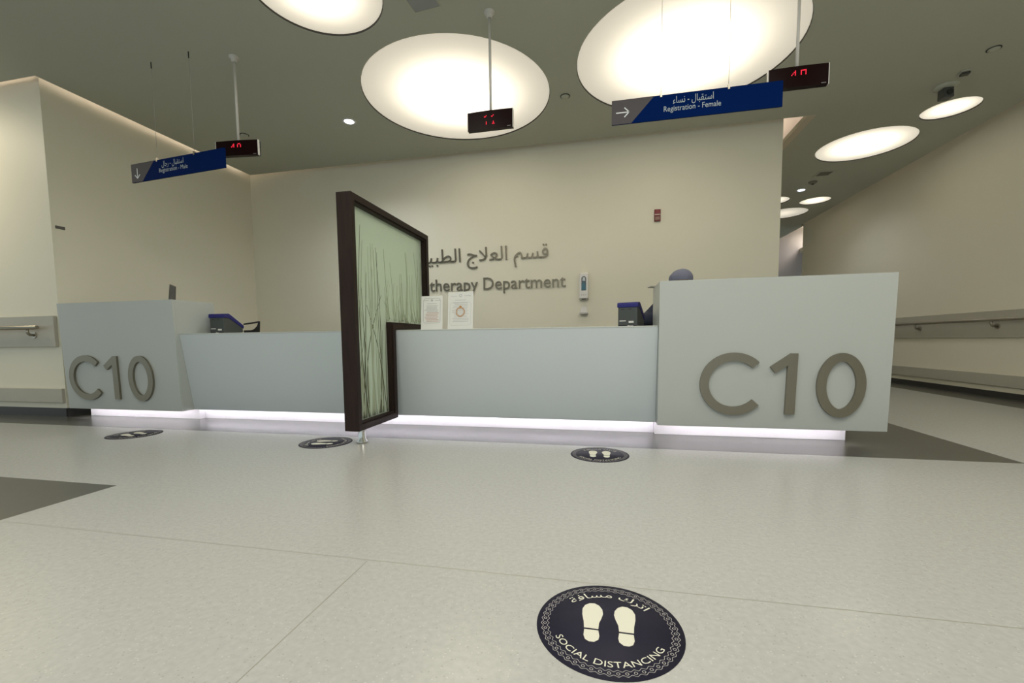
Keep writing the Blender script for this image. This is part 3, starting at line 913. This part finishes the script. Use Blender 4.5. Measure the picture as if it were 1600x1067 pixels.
notice((-1.535, 3.70, LT), 0.0, .206, .303, 'left paper notice with red lines, standing next to the glass screen', 0)
notice((-1.262, 3.69, LT), math.radians(-4), .240, .330, 'right paper notice with a round orange seal, standing on the counter', 1)

# thin folder left on the tall end, poking past its edge
t = thing('folder', 'thin pale folder poking past the edge on top of the right desk end', 'folder', (0.50, 4.0, HT), math.radians(12))
bm = NB(); box(bm, -.135, .10, -.06, .05, 0, .006); link_mesh('cover', bm, mat('folder_grey', (0.42, 0.41, 0.36), 0.5), t)

# ================================================================== FLOOR STICKERS
def bend(cx, cy, R, a_mid, inward):
    """Text mapped on an arc. inward: baseline outside (text along the bottom)."""
    return None


def foot_print(bm, sx, part):
    sole = [(-.030, -.012), (-.033, .020), (-.040, .055), (-.041, .085), (-.032, .108), (-.015, .121), (.004, .123), (.022, .112), (.034, .092), (.037, .068),
            (.031, .042), (.023, .018), (.021, -.012)]
    heel = [(-.029, -.019), (.021, -.019), (.025, -.045), (.022, -.062), (.008, -.074), (-.010, -.075), (-.024, -.066), (-.030, -.048)]
    pts = sole if part else heel
    return [(p[0] * sx * 0.77, p[1] * 0.87) for p in pts]


STK = []


def floor_sticker(loc, rz, label, ring_detail=True):
    R = 0.2008
    t = thing('floor_sticker', label, 'floor sticker', loc, rz, 'round footprint floor stickers')
    bm = NB(); lathe(bm, [(0, .0), (R, .0), (R, .0012), (0, .0012)], 72); link_mesh('disc', bm, m_navy, t)
    z1 = .0018
    bm = NB()
    n = 52
    for ph, s in ((0, 1), (math.pi, -1)):        # two wavy lines that make the chain border
        for base in (R * .915, R * .865):
            pass
    for base, amp, ph in ((R * .925, .0028, 0), (R * .845, .0028, math.pi)):
        P = []
        for k in range(n * 6):
            a = 2 * math.pi * k / (n * 6); P.append((a, base + amp * math.cos(n * a + ph)))
        m = len(P)
        V = [bm.verts.new((r * math.cos(a), r * math.sin(a), z1)) for a, r in P]
        U = [bm.verts.new(((r - .0016) * math.cos(a), (r - .0016) * math.sin(a), z1)) for a, r in P]
        for k in range(m): bm.faces.new((V[k], V[(k + 1) % m], U[(k + 1) % m], U[k]))
    for k in range(n):
        a = 2 * math.pi * (k) / n; c = (R * .884 * math.cos(a), R * .884 * math.sin(a))
        for sc, hol in ((1, .6),):
            o = [bm.verts.new((c[0] + .0052 * math.cos(q), c[1] + .0052 * math.sin(q), z1)) for q in [a + math.pi / 3 * j for j in range(6)]]
            i = [bm.verts.new((c[0] + .0034 * math.cos(q), c[1] + .0034 * math.sin(q), z1)) for q in [a + math.pi / 3 * j for j in range(6)]]
            for j in range(6): bm.faces.new((o[j], o[(j + 1) % 6], i[(j + 1) % 6], i[j]))
    link_mesh('border_pattern', bm, m_ring, t)
    for s in (-1, 1):
        bm = NB()
        for part in (0, 1):
            pts = foot_print(bm, s * -1 if s > 0 else 1, part)
            bm.faces.new([bm.verts.new((p[0] + s * .044, p[1] - .010, z1)) for p in pts])
        link_mesh('footprint', bm, m_cream, t)
    bm = NB(); Rt = .158
    vs, fs, w, _, _ = text2d('SOCIAL DISTANCING'); tot = math.radians(128)
    add_text(bm, 'SOCIAL DISTANCING', Rt * tot, lambda x, y: ((Rt - y) * math.sin(-tot / 2 + x / Rt), -(Rt - y) * math.cos(-tot / 2 + x / Rt), z1), hscale=.029)
    link_mesh('english_lettering', bm, m_cream, t)
    bm = NB(); Ra = .134; tot2 = math.radians(100)
    add_text(bm, shape('اترك مسافة'), Ra * tot2, lambda x, y: ((Ra + y) * math.sin(-tot2 / 2 + x / Ra), (Ra + y) * math.cos(-tot2 / 2 + x / Ra), z1), hscale=.036)
    link_mesh('arabic_lettering', bm, m_cream, t)
    return t


floor_sticker((0.0123, 1.1906, 0), 0.0, 'round navy floor sticker with footprints, nearest the viewer at the bottom edge')
floor_sticker((-0.0363, 3.0439, 0), 0.03, 'round navy floor sticker lying before the right half of the low counter')
floor_sticker((-2.1903, 3.0494, 0), math.radians(100), 'round navy floor sticker beside the chrome foot of the glass screen')
floor_sticker((-4.1068, 3.038, 0), math.radians(75), 'round navy floor sticker before the far left desk end')

# ================================================================== PERSON BEHIND THE RIGHT DESK END


def skin(name, nodes, edges, m, parent, root=0, sub=2):
    me = bpy.data.meshes.new(name)
    me.from_pydata([n[0] for n in nodes], edges, []); me.materials.append(m)
    o = bpy.data.objects.new(name, me); COL.objects.link(o); o.parent = parent
    md = o.modifiers.new('skin', 'SKIN'); md.use_smooth_shade = True
    lay = me.skin_vertices[0].data if me.skin_vertices else None
    if lay is None:
        bmx = bmesh.new(); bmx.from_mesh(me); bmx.verts.layers.skin.verify(); bmx.to_mesh(me); bmx.free()
        lay = me.skin_vertices[0].data
    for i, n in enumerate(nodes):
        r = n[1]; lay[i].radius = r if isinstance(r, tuple) else (r, r); lay[i].use_root = (i == root)
    s = o.modifiers.new('subdivision', 'SUBSURF'); s.levels = sub; s.render_levels = sub
    return o


t = thing('person', 'person in navy with a grey-blue head covering, bent behind the right desk end', 'person', (0.755, 4.84, 0))
m_skin = mat('skin', (0.50, 0.32, 0.22), 0.5)
N = [((0, 0, .80), .13), ((0, 0, .98), .115), ((0, -.03, 1.12), .125), ((0, -.06, 1.21), .10), ((0, -.085, 1.275), .048), ((0, -.105, 1.33), .050), ((0, -.12, 1.385), .074), ((0, -.115, 1.44), .070),
     ((-.15, -.05, 1.205), .052), ((-.30, -.13, 1.03), .040), ((-.42, -.34, .985), .030), ((-.48, -.40, .965), .026),
     ((.15, -.05, 1.205), .052), ((.24, -.10, 1.0), .040), ((.12, -.30, .985), .030), ((.09, -.37, .975), .026),
     ((-.09, 0, .72), .088), ((-.10, -.01, .42), .058), ((-.10, .02, .09), .040), ((-.10, -.10, .035), .034), ((-.10, -.17, .03), .026),
     ((.09, 0, .72), .088), ((.10, -.01, .42), .058), ((.10, .02, .09), .040), ((.10, -.10, .035), .034), ((.10, -.17, .03), .026)]
Ed = [(0, 1), (1, 2), (2, 3), (3, 4), (4, 5), (5, 6), (6, 7), (3, 8), (8, 9), (9, 10), (10, 11), (3, 12), (12, 13), (13, 14), (14, 15),
      (0, 16), (16, 17), (17, 18), (18, 19), (19, 20), (0, 21), (21, 22), (22, 23), (23, 24), (24, 25)]
for w_, base in ((11, Vector((-.48, -.40, .965))), (15, Vector((.09, -.37, .975)))):
    for k, (fx, ln) in enumerate(((-.027, .060), (-.009, .070), (.009, .066), (.026, .052))):
        i0 = len(N)
        N += [(tuple(base + Vector((fx, -.035, 0))), .0095), (tuple(base + Vector((fx * 1.1, -.035 - ln * .55, .004))), .0085), (tuple(base + Vector((fx * 1.1, -.035 - ln, -.010))), .0075)]
        Ed += [(w_, i0), (i0, i0 + 1), (i0 + 1, i0 + 2)]
    i0 = len(N); sgn = 1 if w_ == 11 else -1
    N += [(tuple(base + Vector((sgn * .034, -.015, -.004))), .010), (tuple(base + Vector((sgn * .05, -.045, -.008))), .0085)]
    Ed += [(w_, i0), (i0, i0 + 1)]
skin('body', N, Ed, m_skin, t)
m_nav = mat('navy_cloth', (0.010, 0.016, 0.040), 0.8, vary=(14, 0.4, (1, 1, 1)))
Nt = [((0, .0, .70), (.19, .15)), ((0, 0, .98), (.165, .135)), ((0, -.03, 1.12), (.17, .14)), ((0, -.06, 1.215), (.115, .105)), ((0, -.075, 1.25), .07),
      ((-.16, -.05, 1.195), .075), ((-.31, -.13, 1.00), .095), ((-.41, -.32, .975), .072), ((-.475, -.385, .962), .050), ((.16, -.05, 1.195), .075), ((.25, -.10, 1.0), .062), ((.13, -.28, .985), .050)]
skin('tunic', Nt, [(0, 1), (1, 2), (2, 3), (3, 4), (3, 5), (5, 6), (6, 7), (7, 8), (3, 9), (9, 10), (10, 11)], m_nav, t)
Np = [((0, 0, .80), .15), ((-.09, 0, .70), .105), ((-.10, -.01, .42), .078), ((-.10, .02, .10), .062), ((.09, 0, .70), .105), ((.10, -.01, .42), .078), ((.10, .02, .10), .062)]
skin('trousers', Np, [(0, 1), (1, 2), (2, 3), (0, 4), (4, 5), (5, 6)], m_nav, t)
m_cap = mat('head_cloth', (0.185, 0.195, 0.27), 0.85, vary=(10, 0.12, (1, 1, 3)))
bm = NB()
bmesh.ops.create_uvsphere(bm, u_segments=28, v_segments=18, radius=1)
for v in bm.verts:
    x, y, z = v.co
    back = 1 + .18 * max(0, -x)          # fuller towards one side, as the cloth gathers there
    fold = 1 + .03 * math.sin(9 * math.atan2(y, x) + 3 * z)
    v.co = (x * .106 * back * fold, y * .122 * fold, z * .095 if z > 0 else z * .14)
# leave the face open
kill = [v for v in bm.verts if v.co.y < -.06 and v.co.z < -.04]
bmesh.ops.delete(bm, geom=kill, context='VERTS')
for v in bm.verts: v.co += Vector((.0, -.105, 1.41))
link_mesh('head_covering', bm, m_cap, t, smooth=True)
for s in (-1, 1):
    bm = NB()
    bmesh.ops.create_uvsphere(bm, u_segments=12, v_segments=8, radius=.008, matrix=Matrix.Translation((s * .03, -.187, 1.362)))
    link_mesh('eye', bm, mat('eye_dark', (0.03, 0.02, 0.02), 0.2), t, smooth=True)
bm = NB(); hexa(bm, [(-.013, -.18, 1.355), (.013, -.18, 1.355), (.010, -.17, 1.355), (-.010, -.17, 1.355), (-.005, -.19, 1.40), (.005, -.19, 1.40), (.004, -.17, 1.40), (-.004, -.17, 1.40)])
for v in bm.verts:
    if v.co.z < 1.37 and v.co.y < -.175: v.co.y -= .028
    v.co.z -= .035
link_mesh('nose', bm, m_skin, t, bevel=.004)
bm = NB(); tube(bm, [(-.022, -.170, 1.300), (0, -.178, 1.298), (.022, -.170, 1.300)], [.003, .005, .003], 8); link_mesh('mouth', bm, mat('lips', (0.36, 0.15, 0.13), 0.5), t)
